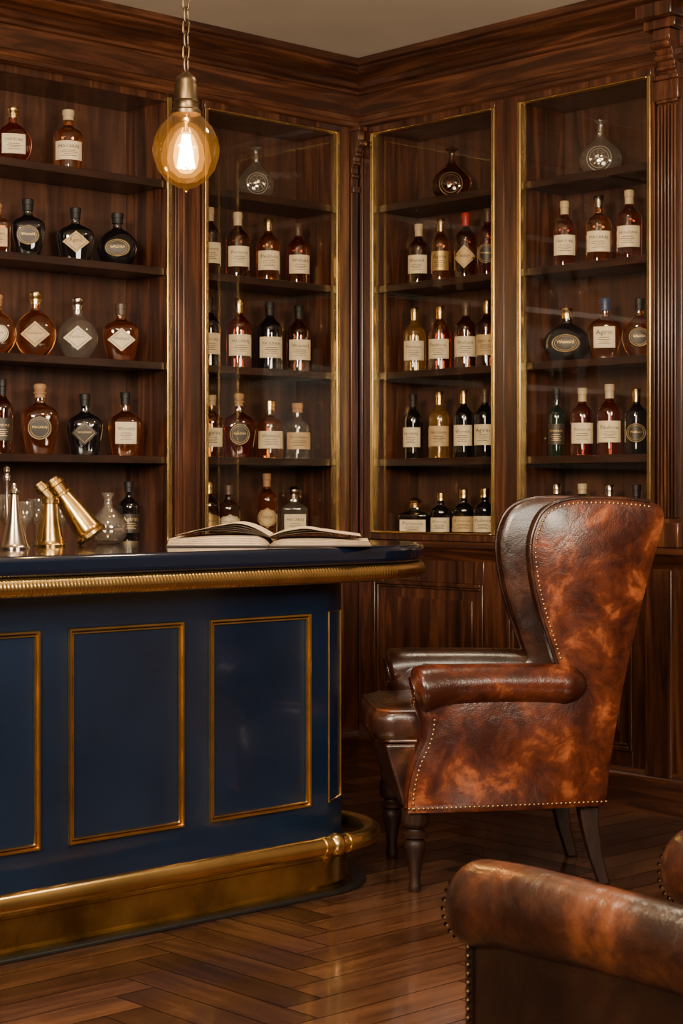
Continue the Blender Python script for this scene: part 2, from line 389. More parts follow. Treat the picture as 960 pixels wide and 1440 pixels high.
def glazed_door(root,org,wall,s0,s1,z0,z1,fl_,fr_,handle=None):
    d=empty_part('door',root)
    m=MB(); m.wbox(wall,s0,s0+fl_,.0,.028,z0,z1); m.wbox(wall,s1-fr_,s1,.0,.028,z0,z1); m.wbox(wall,s0+fl_,s1-fr_,0,.028,z0,z0+.03); m.wbox(wall,s0+fl_,s1-fr_,0,.028,z1-.03,z1)
    fr=m.build('door_frame',wood_v,root,org,bevel=.003)
    m=MB(); frame_rect(m,wall,s0+fl_,s1-fr_,z0+.03,z1-.03,.021,.004,.032,0,.010)
    t=m.build('brass_trim',brass,root,org,bevel=.0045,seg=3); t['label']='polished brass bead around the glass'
    m=MB(); m.wbox(wall,s0+fl_+.01,s1-fr_-.01,.008,.012,z0+.04,z1-.04)
    gl=m.build('glass_pane',pane,root,org,smooth=0)
    for o_ in (fr,t,gl): o_.parent=d
    return d
def empty_part(name,root):
    e=bpy.data.objects.new(name,None); COL.objects.link(e); e.parent=root; return e

# open bookcase
oA=(-2.0,0,0); A=empty('bookcase',oA,'open mahogany wall bookcase holding shelves of spirit bottles','bookcase')
shell(A,oA,'L',-3.0,-1.128,-2.95,-1.160); shelves(A,oA,'L',-2.95,-1.160)
lower_panels(A,oA,'L',-3.0,-1.128,[(-2.9,-2.1),(-1.98,-1.22)])
MB().wbox('L',-1.166,-1.138,.0,.014,1.07,3.02).build('brass_strip',brass,A,oA,bevel=.004,seg=3)
# glazed cabinet, long wall
oB=(-.55,0,0); B=empty('display_cabinet',oB,'tall mahogany cabinet with one brass-edged glass door','cabinet')
shell(B,oB,'L',-1.127,-.001,-.972,-.14); shelves(B,oB,'L',-.972,-.14)
lower_panels(B,oB,'L',-1.127,-.101,[(-.94,-.2)])
pilaster(B,oB,'L',-1.126,-.985,.03,1.07,3.03,0)
glazed_door(B,oB,'L',-.982,-.088,1.07,3.03,.012,.065)
MB().wbox('L',-.082,-.034,.0,.034,1.07,3.03).build('corner_post',wood_v,B,oB,bevel=.006)
corbel(B,oB,'L',-.088,-.036,3.01)
# glazed cabinet with two doors, side wall
oC=(0,-.9,0); C=empty('display_cabinet',oC,'wide mahogany cabinet with two brass-edged glass doors behind the armchair','cabinet')
shell(C,oC,'R',-1.95,-.001,-1.752,-.105)
mb=MB(); mb.wbox('R',-1.03,-.885,-.3,0,1.07,3.0); mb.build('divider',wood_v,C,oC,bevel=.002)
for z in SH:
    for a,b2 in ((-.884,-.106),(-1.751,-1.031)):
        MB().wbox('R',a,b2,-.298,-.014,z-.028,z).wbox('R',a,b2,-.014,-.006,z-.032,z+.001).build('shelf',wood_shelf,C,oC,bevel=.002)
lower_panels(C,oC,'R',-2.6,-.1,[(-.9,-.2),(-1.72,-1.04)])
glazed_door(C,oC,'R',-.955,-.062,1.07,3.03,.055,.044)
glazed_door(C,oC,'R',-1.775,-.957,1.07,3.03,.018,.075)
pilaster(C,oC,'R',-1.91,-1.79,.05,1.07,2.98,6)
MB().wbox('R',-.058,-.036,.0,.034,1.07,3.03).build('corner_post',wood_v,C,oC,bevel=.006)
corbel(C,oC,'R',-1.905,-1.795,3.16)
MB().wbox('R',-1.93,-1.77,.035,.10,3.16,3.2).wbox('R',-1.94,-1.76,.05,.14,3.2,3.26).build('capital',wood_v,C,oC,bevel=.006)
MB().wbox('R',-1.93,-1.80,.1,.125,.15,.985).build('base_pilaster',wood_v,C,oC,bevel=.004)
MB().wbox('R',-2.6,-1.951,-.33,0,1.03,3.2).build('side_panelling',wood_v,C,oC,bevel=.004)

# ------------------------------------------------------------------ bottles
PROF={
 'wine':([(0,0),(.86,0),(.97,.012),(1,.03),(1,.3),(1,.58),(.96,.635),(.8,.68),(.52,.73),(.36,.77),(.31,.81),(.3,.93),(0,.93)],1,2),
 'whisky':([(0,0),(.86,0),(.97,.012),(1,.03),(1,.3),(1,.56),(.97,.61),(.85,.655),(.55,.70),(.36,.735),(.33,.78),(.32,.9),(0,.9)],1,2),
 'round':([(0,0),(.42,0),(.5,.012),(.7,.08),(.9,.18),(1,.30),(1,.38),(.9,.5),(.68,.6),(.42,.67),(.25,.71),(.22,.76),(.22,.86),(0,.86)],.5,2),
 'cognac':([(0,0),(.68,0),(.75,.015),(.84,.15),(.94,.32),(1,.45),(.98,.53),(.82,.6),(.52,.655),(.3,.69),(.24,.73),(.24,.86),(0,.86)],.6,2.6),
 'square':([(0,0),(.94,0),(1,.015),(1,.3),(1,.56),(.95,.6),(.7,.65),(.4,.685),(.33,.72),(.31,.82),(0,.82)],.75,6),
 'flask':([(0,0),(.6,0),(.66,.012),(.78,.12),(.95,.35),(1,.5),(.96,.58),(.75,.65),(.4,.70),(.27,.74),(.26,.86),(0,.86)],.65,3),
 'decanter':([(0,0),(.5,0),(.62,.02),(.88,.12),(1,.26),(.93,.4),(.68,.52),(.38,.62),(.19,.70),(.14,.80),(.14,.88),(.24,.93),(.36,.955),(.36,.965),(0,.965)],.5,2),
}
CAPS={'wine':(.80,.40),'whisky':(.83,.42),'round':(.80,.30),'cognac':(.80,.30),'square':(.76,.42),'flask':(.80,.34),'decanter':(.965,.2)}
WORDS=['Wuifuald','UHFITURE','MACARAJ','FAULENAN','Wusvald','Agirin','GALDEA','Wintrack','Portunost','Paulinou']
_txt={}
def text_mesh(word):
    if word in _txt: return _txt[word]
    cu=bpy.data.curves.new('t','FONT'); cu.body=word; cu.size=1; cu.align_x='CENTER'; cu.resolution_u=1
    ob=bpy.data.objects.new('t',cu); COL.objects.link(ob); bpy.context.view_layer.update()
    me=bpy.data.meshes.new_from_object(ob.evaluated_get(bpy.context.evaluated_depsgraph_get()))
    v=[(p.co.x,p.co.y) for p in me.vertices]; f=[tuple(p.vertices) for p in me.polygons]
    bpy.data.objects.remove(ob); bpy.data.meshes.remove(me)
    mxx=max(abs(a) for a,_ in v); _txt[word]=([(a/mxx,b2/mxx) for a,b2 in v],f); return _txt[word]
LM={'cream':cream,'tan':tan,'gold':goldl,'dark':darkl}
LABELTXT={'cream':'cream paper label','tan':'tan label','gold':'gold label','dark':'dark embossed label'}
cnt=0
def bottle(wall,s,shelf,typ,h,R,glass,lab,cap,label,shape='rect',rowname='',dd=.13,tx=None):
    global cnt; cnt+=1
    z=(SH+[1.07])[shelf] if isinstance(shelf,int) else shelf
    if wall=='L': loc=(s,dd,z+.001); rot=math.radians(-32+random.uniform(-6,6))
    elif wall=='R': loc=(dd,s,z+.001); rot=math.radians(-56+random.uniform(-6,6))
    else: loc=(wall[0],wall[1],z+.001); rot=math.radians(-40)
    nm='decanter' if typ=='decanter' else 'bottle'
    root=empty(nm,loc,label,'decanter' if typ=='decanter' else 'bottle',rot,rowname or None)
    pf,dr,n=PROF[typ]
    sp=[pf[0],pf[1]]+catmull(pf[1:-1],3)[1:]+[pf[-1]]
    prof=[(r*R,zz*h) for r,zz in sp]
    MB().lathe(prof,28,dr,n).build('glass_body',G[glass],root,smooth=50)
    cz,cr_=CAPS[typ]; cr_*=R
    m=MB()
    if typ=='decanter':
        m.lathe([(.0,cz*h),(cr_*.6,cz*h),(cr_*.8,(cz+.01)*h),(cr_*.4,(cz+.035)*h),(0,(cz+.036)*h)],16)
    elif cap in('wood','silver','clear','gold') and typ in('round','cognac','flask','square'):
        m.lathe([(0,cz*h),(cr_*.85,cz*h),(cr_*.85,(cz+.05)*h),(cr_*1.05,(cz+.055)*h),(cr_*1.05,(cz+.07)*h),(cr_*.8,(cz+.085)*h),(cr_*.95,(cz+.12)*h),(cr_*1.05,(cz+.15)*h),(cr_*.95,(cz+.185)*h),(cr_*.5,1.0*h),(0,1.0*h)],18)
    else:
        m.lathe([(0,cz*h),(cr_*.93,cz*h),(cr_*.9,(cz+.02)*h),(cr_*.9,.9*h),(cr_*1.0,.905*h),(cr_*1.0,.99*h),(cr_*.9,h),(0,h)],18)
    m.build('cap',CAP[cap],root,smooth=40)
    def w_at(t):
        for (r0,z0),(r1,z1) in zip(prof,prof[1:]):
            if z0<=t<=z1 and z1>z0: return r0+(r1-r0)*(t-z0)/(z1-z0)
        return R
    def surf(x,zz,off):
        w=w_at(zz); q=min(abs(x)/w,.995)
        return Vector((x,-dr*w*(1-q**n)**(1/n)-off,zz))
    if typ=='decanter':
        zc=.28*h; m=MB()
        for rr,tr in ((.56*R,.0014),(.44*R,.0009)):
            m.tube([surf(rr*math.cos(a),zc+rr*math.sin(a),.0004) for a in [2*math.pi*i/32 for i in range(32)]],tr,6,closed=True)
        for k in range(8):
            a=k*math.pi/4
            m.tube([surf(q*R*math.cos(a+dq),zc+q*R*math.sin(a+dq),.0004) for q,dq in ((.12,0),(.26,.2),(.38,0))],.0009,5)
        m.build('medallion',etched if glass=='clear' else naild,root,smooth=60)
    elif lab:
        zc={'wine':.33,'whisky':.32,'round':.34,'cognac':.36,'square':.3,'flask':.37}[typ]*h
        hz={'wine':.15,'whisky':.15,'round':.17,'cognac':.17,'square':.17,'flask':.17}[typ]*h
        hw={'wine':.88,'whisky':.88,'round':.62,'cognac':.62,'square':.8,'flask':.66}[typ]*R
        N=12;K=8;vs=[];fs=[]
        for j in range(K+1):
            v=-1+2*j/K
            wd=1 if shape=='rect' else (max(.02,1-abs(v)) if shape=='diamond' else max(.02,math.sqrt(max(0,1-v*v))))
            zz=zc+v*hz*(1 if shape=='rect' else (1.15 if shape=='diamond' else 1.0))
            ww=hw*wd*(1.15 if shape=='diamond' else 1)
            for i in range(N+1):
                vs.append(surf((-1+2*i/N)*ww,zz,.0009))
        for j in range(K):
            for i in range(N):
                a=j*(N+1)+i; fs.append((a,a+1,a+N+2,a+N+1))
        lm=MB().add(vs,fs); lo=lm.build('label',LM[lab],root,smooth=60,recalc=False); lo['label']=LABELTXT[lab]
        word=tx or WORDS[cnt%len(WORDS)]
        tm=MB(); tv,tf=text_mesh(word)
        k=hw*(.78 if shape=='rect' else .6)
        tm.add([surf(a*k,zc+hz*(.25 if shape=='rect' else -.02)+b2*k,.0018) for a,b2 in tv],tf)
        if shape=='rect':
            for q,ww in ((-.05,.5),(-.25,.62),(-.42,.4),(-.6,.55)):
                pz=zc+hz*q; tm.add([surf(x*hw*ww,pz+dz,.0018) for dz in (0,.0022) for x in (-1,-.5,0,.5,1)],[(i,i+1,i+6,i+5) for i in range(4)])
        elif shape=='disc':
            for q,tr in ((.90,.0014),(.74,.0008)):
                tm.tube([surf(hw*q*math.cos(a),zc+hz*q*math.sin(a),.0014) for a in [2*math.pi*i/28 for i in range(28)]],tr,5,closed=True)
        else:
            tm.tube([surf(x*hw*.9,zc+y_*hz*.9,.0014) for x,y_ in ((0,1),(.5,.5),(1,0),(.5,-.5),(0,-1),(-.5,-.5),(-1,0),(-.5,.5))],.0010,5,closed=True)
        to=tm.build('lettering',gink if lab in('dark',) else ink,root,smooth=0,recalc=False); to.parent=lo
    return root

def T(glass): return {'amber':'amber whisky','red':'deep red spirit','brown':'dark brown','gold':'golden spirit','black':'black glass','green':'dark green glass','clear':'clear glass'}[glass]
def capn(c): return {'wood':'cork','cream':'cream foil'}.get(c,c)
def row(wall,shelf,items,rn):
    for it in items:
        s,typ,h,R,gl,lab,cap=it[:7]; shp=it[7] if len(it)>7 else 'rect'; tx=it[8] if len(it)>8 else None
        l=f"{T(gl)} bottle with {shp if shp!='rect' else 'rectangular'} {lab} label and {capn(cap)} cap"
        if typ=='decanter': l=f"{T(gl)} teardrop decanter with flared neck on the top shelf"
        bottle(wall,s,shelf,typ,h,R,gl,lab,cap,l,shp,rn,tx=tx)
row('L',0,[(-1.863,'round',.24,.078,'red','cream','gold'),(-1.587,'whisky',.265,.062,'amber','cream','cream')],'bottles on the top open shelf')
row('L',1,[(-1.945,'square',.22,.06,'amber','tan','wood'),(-1.790,'flask',.245,.072,'black','dark','black','disc'),(-1.550,'cognac',.235,.080,'black','tan','black','diamond'),(-1.330,'round',.235,.090,'black','dark','black','disc')],'dark bottles on the second open shelf')
row('L',2,[(-1.94,'round',.25,.08,'amber','cream','wood','disc'),(-1.752,'round',.275,.086,'amber','tan','gold','diamond'),(-1.539,'round',.265,.086,'clear','cream','silver','diamond'),(-1.311,'flask',.255,.080,'amber','cream','brown','diamond')],'bottles on the third open shelf')
row('L',3,[(-1.915,'wine',.31,.045,'brown','dark','black'),(-1.730,'flask',.30,.078,'amber','dark','wood','disc'),(-1.502,'cognac',.265,.078,'black','dark','black','diamond'),(-1.288,'cognac',.28,.074,'amber','cream','black','rect')],'bottles on the fourth open shelf')
row('L',4,[(-1.269,'whisky',.27,.050,'black','dark','black')],'bottles on the bottom open shelf')
row('L',0,[(-.538,'decanter',.25,.088,'clear',None,'clear')],'decanters on top shelves')
row('L',1,[(-.814,'wine',.315,.052,'brown','cream','cream'),(-.649,'wine',.31,.055,'brown','cream','cream'),(-.463,'wine',.30,.056,'amber','cream','gold'),(-.276,'wine',.295,.056,'red','cream','brown')],'bottles on the second shelf of the single-door cabinet')
row('L',2,[(-.818,'wine',.32,.052,'black','cream','black'),(-.641,'wine',.325,.058,'red','cream','gold'),(-.454,'wine',.325,.060,'black','cream','black'),(-.271,'wine',.32,.058,'brown','cream','black')],'bottles on the third shelf of the single-door cabinet')
row('L',3,[(-.806,'whisky',.285,.055,'amber','cream','cream'),(-.641,'cognac',.30,.078,'red','dark','wood','disc'),(-.454,'whisky',.27,.064,'amber','cream','gold'),(-.280,'whisky',.265,.064,'clear','tan','wood')],'bottles on the fourth shelf of the single-door cabinet')
row('L',4,[(-.822,'wine',.27,.052,'brown','gold','gold','disc'),(-.704,'whisky',.255,.056,'brown','cream','brown','disc'),(-.472,'wine',.31,.050,'amber','tan','wood','disc'),(-.303,'square',.25,.064,'clear','cream','silver')],'bottles on the bottom shelf of the single-door cabinet')
row('R',0,[(-.488,'decanter',.245,.095,'brown',None,'black')],'decanters on top shelves')
row('R',1,[(-.274,'wine',.29,.052,'brown','cream','cream'),(-.419,'wine',.30,.046,'amber','gold','gold'),(-.579,'wine',.31,.054,'brown','tan','red','diamond'),(-.716,'wine',.315,.050,'red','dark','brown','disc')],'bottles on the second shelf behind the glass door')
row('R',2,[(-.246,'wine',.31,.054,'gold','cream','gold'),(-.414,'wine',.305,.054,'red','cream','gold'),(-.579,'wine',.31,.054,'brown','cream','brown'),(-.711,'wine',.31,.050,'brown','tan','gold')],'bottles on the third shelf behind the glass door')
row('R',3,[(-.236,'wine',.31,.048,'black','cream','black'),(-.410,'wine',.315,.052,'gold','tan','gold'),(-.566,'wine',.315,.048,'black','cream','gold'),(-.698,'wine',.315,.050,'black','cream','brown')],'bottles on the fourth shelf behind the glass door')
row('R',4,[(-.250,'square',.195,.078,'black','cream','gold','rect','Portunost'),(-.420,'whisky',.22,.05,'black','cream','gold'),(-.566,'whisky',.235,.054,'black','tan','gold'),(-.698,'whisky',.24,.054,'black','cream','gold')],'bottles on the bottom shelf behind the glass door')
row('R',0,[(-1.368,'decanter',.245,.094,'clear',None,'clear')],'decanters on top shelves')
row('R',1,[(-1.169,'wine',.295,.052,'red','cream','cream'),(-1.360,'whisky',.295,.056,'amber','cream','silver'),(-1.524,'wine',.30,.054,'red','cream','cream')],'bottles on the second shelf by the pilaster')
row('R',2,[(-1.182,'round',.24,.104,'black','dark','gold','disc'),(-1.395,'cognac',.265,.074,'amber','cream','blue'),(-1.578,'round',.25,.074,'amber','dark','black','disc')],'bottles on the third shelf by the pilaster')
row('R',3,[(-1.124,'whisky',.30,.042,'green','dark','black'),(-1.269,'wine',.295,.052,'red','cream','cream'),(-1.418,'wine',.305,.054,'red','cream','cream'),(-1.562,'wine',.28,.050,'black','dark','gold','disc')],'bottles on the fourth shelf by the pilaster')
row('R',4,[(-1.124,'whisky',.26,.048,'black','dark','silver'),(-1.269,'whisky',.26,.050,'black','cream','cream'),(-1.418,'wine',.255,.050,'black','cream','silver'),(-1.562,'wine',.255,.050,'black','dark','black')],'bottles on the bottom shelf by the pilaster')

# ------------------------------------------------------------------ bar
bo=(-2.9,-1.6,0)
BAR=empty('bar_counter',bo,'navy lacquered bar counter with brass panel mouldings and foot rail','bar counter')
def arc(cx,cy,r,a0,a1,n=20): return [(cx+r*math.cos(math.radians(a0+(a1-a0)*i/n)),cy+r*math.sin(math.radians(a0+(a1-a0)*i/n))) for i in range(n+1)]
body=[(-4.7,-1.98),(-2.04,-1.98),(-1.865,-1.873),(-1.825,-1.70),(-1.825,-1.28),(-4.7,-1.28)]
MB().prism(body,.02,1.062).build('bar_body',navy,BAR,bo,bevel=.016,seg=4)
R_=.515; cx,cy=-1.948,-1.615
outl=[(-4.75,cy-R_)]+arc(cx,cy,R_,-90,90,40)+[(-4.75,cy+R_)]
MB().prism(outl,1.064,1.122).build('bar_top',navy_top,BAR,bo,bevel=.018,seg=4)
def dense(pts,step):
    out=[]
    for a,b2 in zip(pts,pts[1:]):
        a=Vector(a);b2=Vector(b2); n=max(1,round((b2-a).length/step))
        out+= [a+(b2-a)*i/n for i in range(n)]
    out.append(Vector(pts[-1])); return out
rp=[(-4.0,cy-R_+.022)]+arc(cx,cy,R_-.022,-90,90,50)+[(-2.2,cy+R_-.022)]
pth=dense([(x,y,1.036) for x,y in rp],.004)
MB().tube(pth,[.029 if i%3 else .0272 for i in range(len(pth))],12).build('reeded_brass_rail',brass,BAR,bo,smooth=60)
MB().prism([(-4.7,-2.06)]+arc(cx,cy,.445,-90,90,24)+[(-4.7,-1.17)],1.03,1.063).build('sub_top',navy,BAR,bo)
def panel(p0,dirx,z0,z1,w,sc=1,mat=brass):
    d=Vector((dirx[0],dirx[1],0)).normalized(); n=Vector((d.y,-d.x,0))
    M=Matrix(((d.x,n.x,0,p0[0]),(d.y,n.y,0,p0[1]),(0,0,1,0),(0,0,0,1)))
    m=MB()
    def fr(o,wd,t):
        pts=[(o,z0+o),(w-o,z0+o),(w-o,z1-o),(o,z1-o)]; q=[(o+wd,z0+o+wd),(w-o-wd,z0+o+wd),(w-o-wd,z1-o-wd),(o+wd,z1-o-wd)]
        vs=[(a,0,b2) for a,b2 in pts]+[(a+(wd*.25)*(1 if a<w/2 else -1),t,b2+(wd*.25)*(1 if b2<(z0+z1)/2 else -1)) for a,b2 in pts]+[(a-(wd*.25)*(1 if a<w/2 else -1),t,b2-(wd*.25)*(1 if b2<(z0+z1)/2 else -1)) for a,b2 in q]+[(a,0,b2) for a,b2 in q]
        fs=[]
        for l in range(3):
            for i in range(4): k=(i+1)%4; fs.append((l*4+i,l*4+k,(l+1)*4+k,(l+1)*4+i))
        m.add(vs,fs,0,M)
    fr(0,.011*sc,.010*sc)
    if sc==1: fr(.0125,.007,.006)
    return m.build('panel_moulding',mat,BAR,bo,smooth=60)
for x in (-3.555,-3.041,-2.525): panel((x,-1.981),(1,0),.285,.907,.418)
panel((-4.07,-1.981),(1,0),.285,.907,.418)
dv=Vector((.175,.107)); dn=dv.normalized()
panel((-2.04+dn.x*.03+dn.y*.0012,-1.98+dn.y*.03-dn.x*.0012),dn,.285,.907,dv.length-.06,.45)
kp=[(-4.7,-1.998)]+arc(-2.06,-1.76,.238,-90,0,18)+[(-1.822,-1.3)]
m=MB(); vs=[];fs=[]; prof=[(.010,.128),(0,.128),(-.006,.124),(-.006,.114),(0,.110),(0,.03),(-.012,.022),(-.012,.012)]
def off(path,d):
    out=[]
    for i,p in enumerate(path):
        a=Vector(path[max(i-1,0)]);b2=Vector(path[min(i+1,len(path)-1)]); t=(b2-a).normalized(); n=Vector((t.y,-t.x)); out.append(Vector(p)+n*d)
    return out
for d,z in prof: vs+= [(p.x,p.y,z) for p in off(kp,-d)]
n=len(kp)
for j in range(len(prof)-1):
    for i in range(n-1): fs.append((j*n+i,j*n+i+1,(j+1)*n+i+1,(j+1)*n+i))
m.add(vs,fs); m.build('brass_kick_plate',brass_dull,BAR,bo,smooth=40,recalc=False)
# rounded navy skirt between body and kick plate, smoothing the end
MB().prism([(-4.7,-1.99)]+arc(-2.06,-1.76,.229,-90,0,24)+[(-1.831,-1.3),(-4.7,-1.3)],.03,.155).build('skirt',navy,BAR,bo,bevel=.006)
MB().prism([(-4.7,-2.04)]+arc(-2.06,-1.70,.34,-90,0,20)+[(-1.72,-1.3),(-4.7,-1.3)],.0,.012).build('plinth',blackm,BAR,bo,bevel=.003)
fz=.190; ry=-2.135
fr=dense([(-4.7,ry,fz),(-2.10,ry,fz)],.1)[:-1]+[Vector((x,y,fz)) for x,y in arc(-2.10,-1.85,.285,-90,0,30)]+[Vector((-1.815,-1.5,fz))]
rail=MB().tube(fr,.028,24)
for x in (-2.14,-3.7):
    M=Matrix.Translation((x,ry,fz))
    rail.lathe([(0,-.034),(.02,-.032),(.032,-.019),(.037,0),(.032,.019),(.02,.032),(0,.034)],20,M=M@Matrix.Rotation(math.pi/2,4,'Y'))
    for dx in (-.052,.052):
        rail.lathe([(0,-.006),(.031,-.006),(.031,.006),(0,.006)],20,M=Matrix.Translation((x+dx,ry,fz))@Matrix.Rotation(math.pi/2,4,'Y'))
    rail.tube([(x,ry,fz-.004),(x+.105,ry+.142,.10)],.012,12)
rail.build('foot_rail',brass,BAR,bo,smooth=60)

# ------------------------------------------------------------------ open book on the bar
TZ=1.1225
right=Vector((.730,-.683,0)); fwd=Vector((.683,.730,0))
bk=empty('open_book',(-2.15,-1.84,TZ),'large open book with cream pages lying on the bar top','book',math.atan2(-.683,.730))
m=MB(); m.box(-.325,0.0,-.18,.2,0,.006); m.box(0.0,.325,-.18,.2,0,.006); m.build('cover',cover,bk,bevel=.002)
def pages(sgn,thick,wid,curl):
    N=26; vs=[];fs=[]
    top=[]
    for i in range(N+1):
        t=i/N; x=t*wid
        z=.006+thick*(min(1,(t/.12))**.5 if t<.12 else 1)*(1-.25*t)+curl*math.sin(math.pi*min(1,t*1.1))*.5
        top.append((x*sgn,z))
    lay=8
    for l in range(lay+1):
        f=l/lay
        for x,z in top:
            xx=x*(1+.02*(1-f)); 
            for y in (-.17,.19): vs.append((xx,y+.004*((l%2)*2-1),.006+(z-.006)*f))
    w=(N+1)*2
    for l in range(lay):
        for i in range(N):
            a=l*w+i*2
            fs.append((a,a+2,a+w+2,a+w)); fs.append((a+1,a+w+1,a+w+3,a+3))
        a=l*w+2*N; fs.append((a,a+1,a+w+1,a+w)); a=l*w; fs.append((a,a+w,a+w+1,a+1))
    a=lay*w
    for i in range(N): fs.append((a+2*i,a+2*i+2,a+2*i+3,a+2*i+1))
    return MB().add(vs,fs).build('page_block',paper,bk,smooth=30)
pages(-1,.026,.315,.012); pages(1,.016,.315,.010)
for k,(a0,lift,ln) in enumerate(((-1,.078,.20),(-1,.070,.24),(-1,.060,.27),(-1,.050,.29),(-1,.040,.30),(1,.052,.20),(1,.042,.25),(1,.032,.29))):
    vs=[];N=18
    for i in range(N+1):
        t=i/N; x=a0*t*ln; z=.026+ lift*math.sin(math.pi*(t*.82+.06))*.62 
        for y in (-.168,.188): vs.append((x,y,z)); 
    MB().add(vs,[(2*i,2*i+2,2*i+3,2*i+1) for i in range(N)]).build('leaf',paper,bk,smooth=60,recalc=False)

# ------------------------------------------------------------------ brass tools, silver cone, glassware
t1=empty('brass_jigger',(-2.735,-1.437,TZ),'upright brass cone measure with ribbed collar standing on the bar','bar tool')
MB().lathe([(0,0),(.048,0),(.049,.006),(.044,.012),(.043,.02),(.031,.075),(.024,.125),(.023,.135),(.029,.138),(.029,.150),(.023,.153),(.023,.16),(0,.16)],28).build('cone_body',brass_dk,t1)
M=Matrix.Translation((0,0,.152))@Matrix.Rotation(math.radians(-40),4,fwd)
MB().lathe([(0,0),(.016,0),(.016,.03),(.021,.032),(.021,.05),(.018,.052),(.018,.06),(0,.06)],24,M=M).build('spout',brass_dk,t1)
t2=empty('brass_spyglass',(-2.595,-1.475,TZ+.028),'stubby brass spyglass leaning against the upright cone on the bar','bar tool')
M=Matrix.Rotation(math.radians(-36),4,fwd)
MB().lathe([(0,0),(.049,0),(.053,.004),(.053,.014),(.048,.018),(.045,.03),(.036,.11),(.030,.15),(.028,.165),(0,.165)],28,M=M).build('barrel',brass_dk,t2)
MB().lathe([(0,.165),(.034,.165),(.034,.172),(.025,.176),(.025,.2),(.031,.203),(.031,.215),(.024,.218),(.024,.228),(0,.228)],28,M=M).build('eyepiece',brass_dk,t2)
t3=empty('silver_cone',(-2.973,-1.599,TZ),'polished silver bell-shaped cone standing on the bar','bar tool')
MB().lathe([(0,0),(.046,0),(.047,.006),(.042,.01),(.040,.016),(.036,.03),(.022,.085),(.015,.14),(.011,.165),(.016,.17),(.016,.178),(.009,.185),(.007,.2),(0,.201)],28).build('cone_body',silver,t3)
t4=empty('silver_stirrer',(-2.88,-1.413,TZ),'slim silver stirrer stand with round knob on the bar','bar tool')
MB().lathe([(0,0),(.03,0),(.03,.006),(.008,.012),(.005,.03),(.005,.2),(.011,.21),(.012,.222),(.006,.232),(.010,.24),(.010,.25),(0,.258)],20).build('stem',silver,t4)
def goblet(x,y,label,s=1):
    g_=empty('wine_glass',(x,y,TZ),label,'glass',0,'clear glasses on the bar')
    MB().lathe([(a*s,b2*s) for a,b2 in [(0,0),(.032,0),(.032,.003),(.006,.008),(.004,.02),(.004,.06),(.012,.068),(.03,.09),(.036,.12),(.033,.15),(.031,.15),(.034,.12),(.028,.092),(.008,.072),(0,.071)]],24).build('bowl',clearg,g_)
goblet(-2.778,-1.360,'clear stemmed glass on the bar beside brass tools',.95)
goblet(-2.83,-1.25,'clear stemmed glass behind the silver cone',1.05)
goblet(-2.671,-1.266,'small clear stemmed glass behind the brass cone',1.0)
goblet(-2.74,-1.19,'clear stemmed glass behind the brass cone',1.1)
goblet(-2.56,-1.25,'small clear stemmed glass behind the leaning spyglass',.95)
dc=empty('decanter',(-2.460,-1.37,TZ),'clear round glass decanter with flared neck on the bar','decanter')
MB().lathe([(0,0),(.035,0),(.05,.01),(.066,.04),(.062,.075),(.035,.105),(.016,.125),(.013,.15),(.024,.17),(.022,.171),(.011,.15),(.013,.125),(.03,.103),(.058,.073),(.062,.04),(.045,.012),(0,.006)],28).build('glass_body',clearg,dc)

# ------------------------------------------------------------------ pendant
px_,py_=-2.53,-1.877
P=empty('pendant_lamp',(px_,py_,CZ),'large glowing amber filament bulb hanging on an iron chain','pendant lamp')
bz=2.346-CZ
MB().lathe([(0,bz-.122),(.007,bz-.12),(.009,bz-.112),(.03,bz-.106),(.062,bz-.086),(.088,bz-.054),(.102,bz-.012),(.104,bz+.012),(.098,bz+.045),(.082,bz+.078),(.060,bz+.102),(.042,bz+.118),(.036,bz+.128),(0,bz+.128)],40).build('glass_bulb',bulbg,P,smooth=60)
MB().lathe([(0,bz+.118),(.046,bz+.118),(.047,bz+.128),(.040,bz+.134),(.039,bz+.15),(.043,bz+.156),(.036,bz+.162),(.036,bz+.205),(.033,bz+.215),(.034,bz+.222),(.028,bz+.235),(.016,bz+.242),(.008,bz+.25),(0,bz+.25)],30).build('socket',bronze,P)
m=MB()
for k in range(8):
    a=k*math.pi/4; b3=a+.4
    m.tube([(.010*math.cos(a),.010*math.sin(a),bz+.055),(.026*math.cos(a),.026*math.sin(a),bz-.045),(.026*math.cos(b3),.026*math.sin(b3),bz-.048),(.010*math.cos(b3),.010*math.sin(b3),bz+.055)],.0024,6)
m.build('filament',fil,P)
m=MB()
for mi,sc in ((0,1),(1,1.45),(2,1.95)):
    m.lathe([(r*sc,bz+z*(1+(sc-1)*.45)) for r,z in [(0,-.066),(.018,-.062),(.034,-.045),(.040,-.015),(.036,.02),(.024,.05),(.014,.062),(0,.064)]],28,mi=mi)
m.build('added_glow_shells',glow_mats,P,smooth=60)  # nested glow shells added around the filament, not a bulb part
MB().lathe([(0,bz+.05),(.009,bz+.055),(.008,bz+.10),(.014,bz+.12),(0,bz+.121)],14).build('filament_stem',clearg,P)
ch=MB(); z=bz+.252; i=0
while z<-.012:
    a=math.pi/2*(i%2)+.35
    pts=[]
    for q in range(14):
        g_=2*math.pi*q/14; u=.0105*math.cos(g_); w=.017*math.sin(g_)+ (.007 if math.sin(g_)>0 else -.007)
        pts.append((u*math.cos(a),u*math.sin(a),z+.02+w))
    ch.tube(pts,.0032,6,closed=True); z+=.0385; i+=1
ch.build('chain',bronze,P,smooth=60)
MB().lathe([(0,-.03),(.02,-.028),(.05,-.012),(.055,0),(0,0)],24).build('ceiling_canopy',bronze,P)

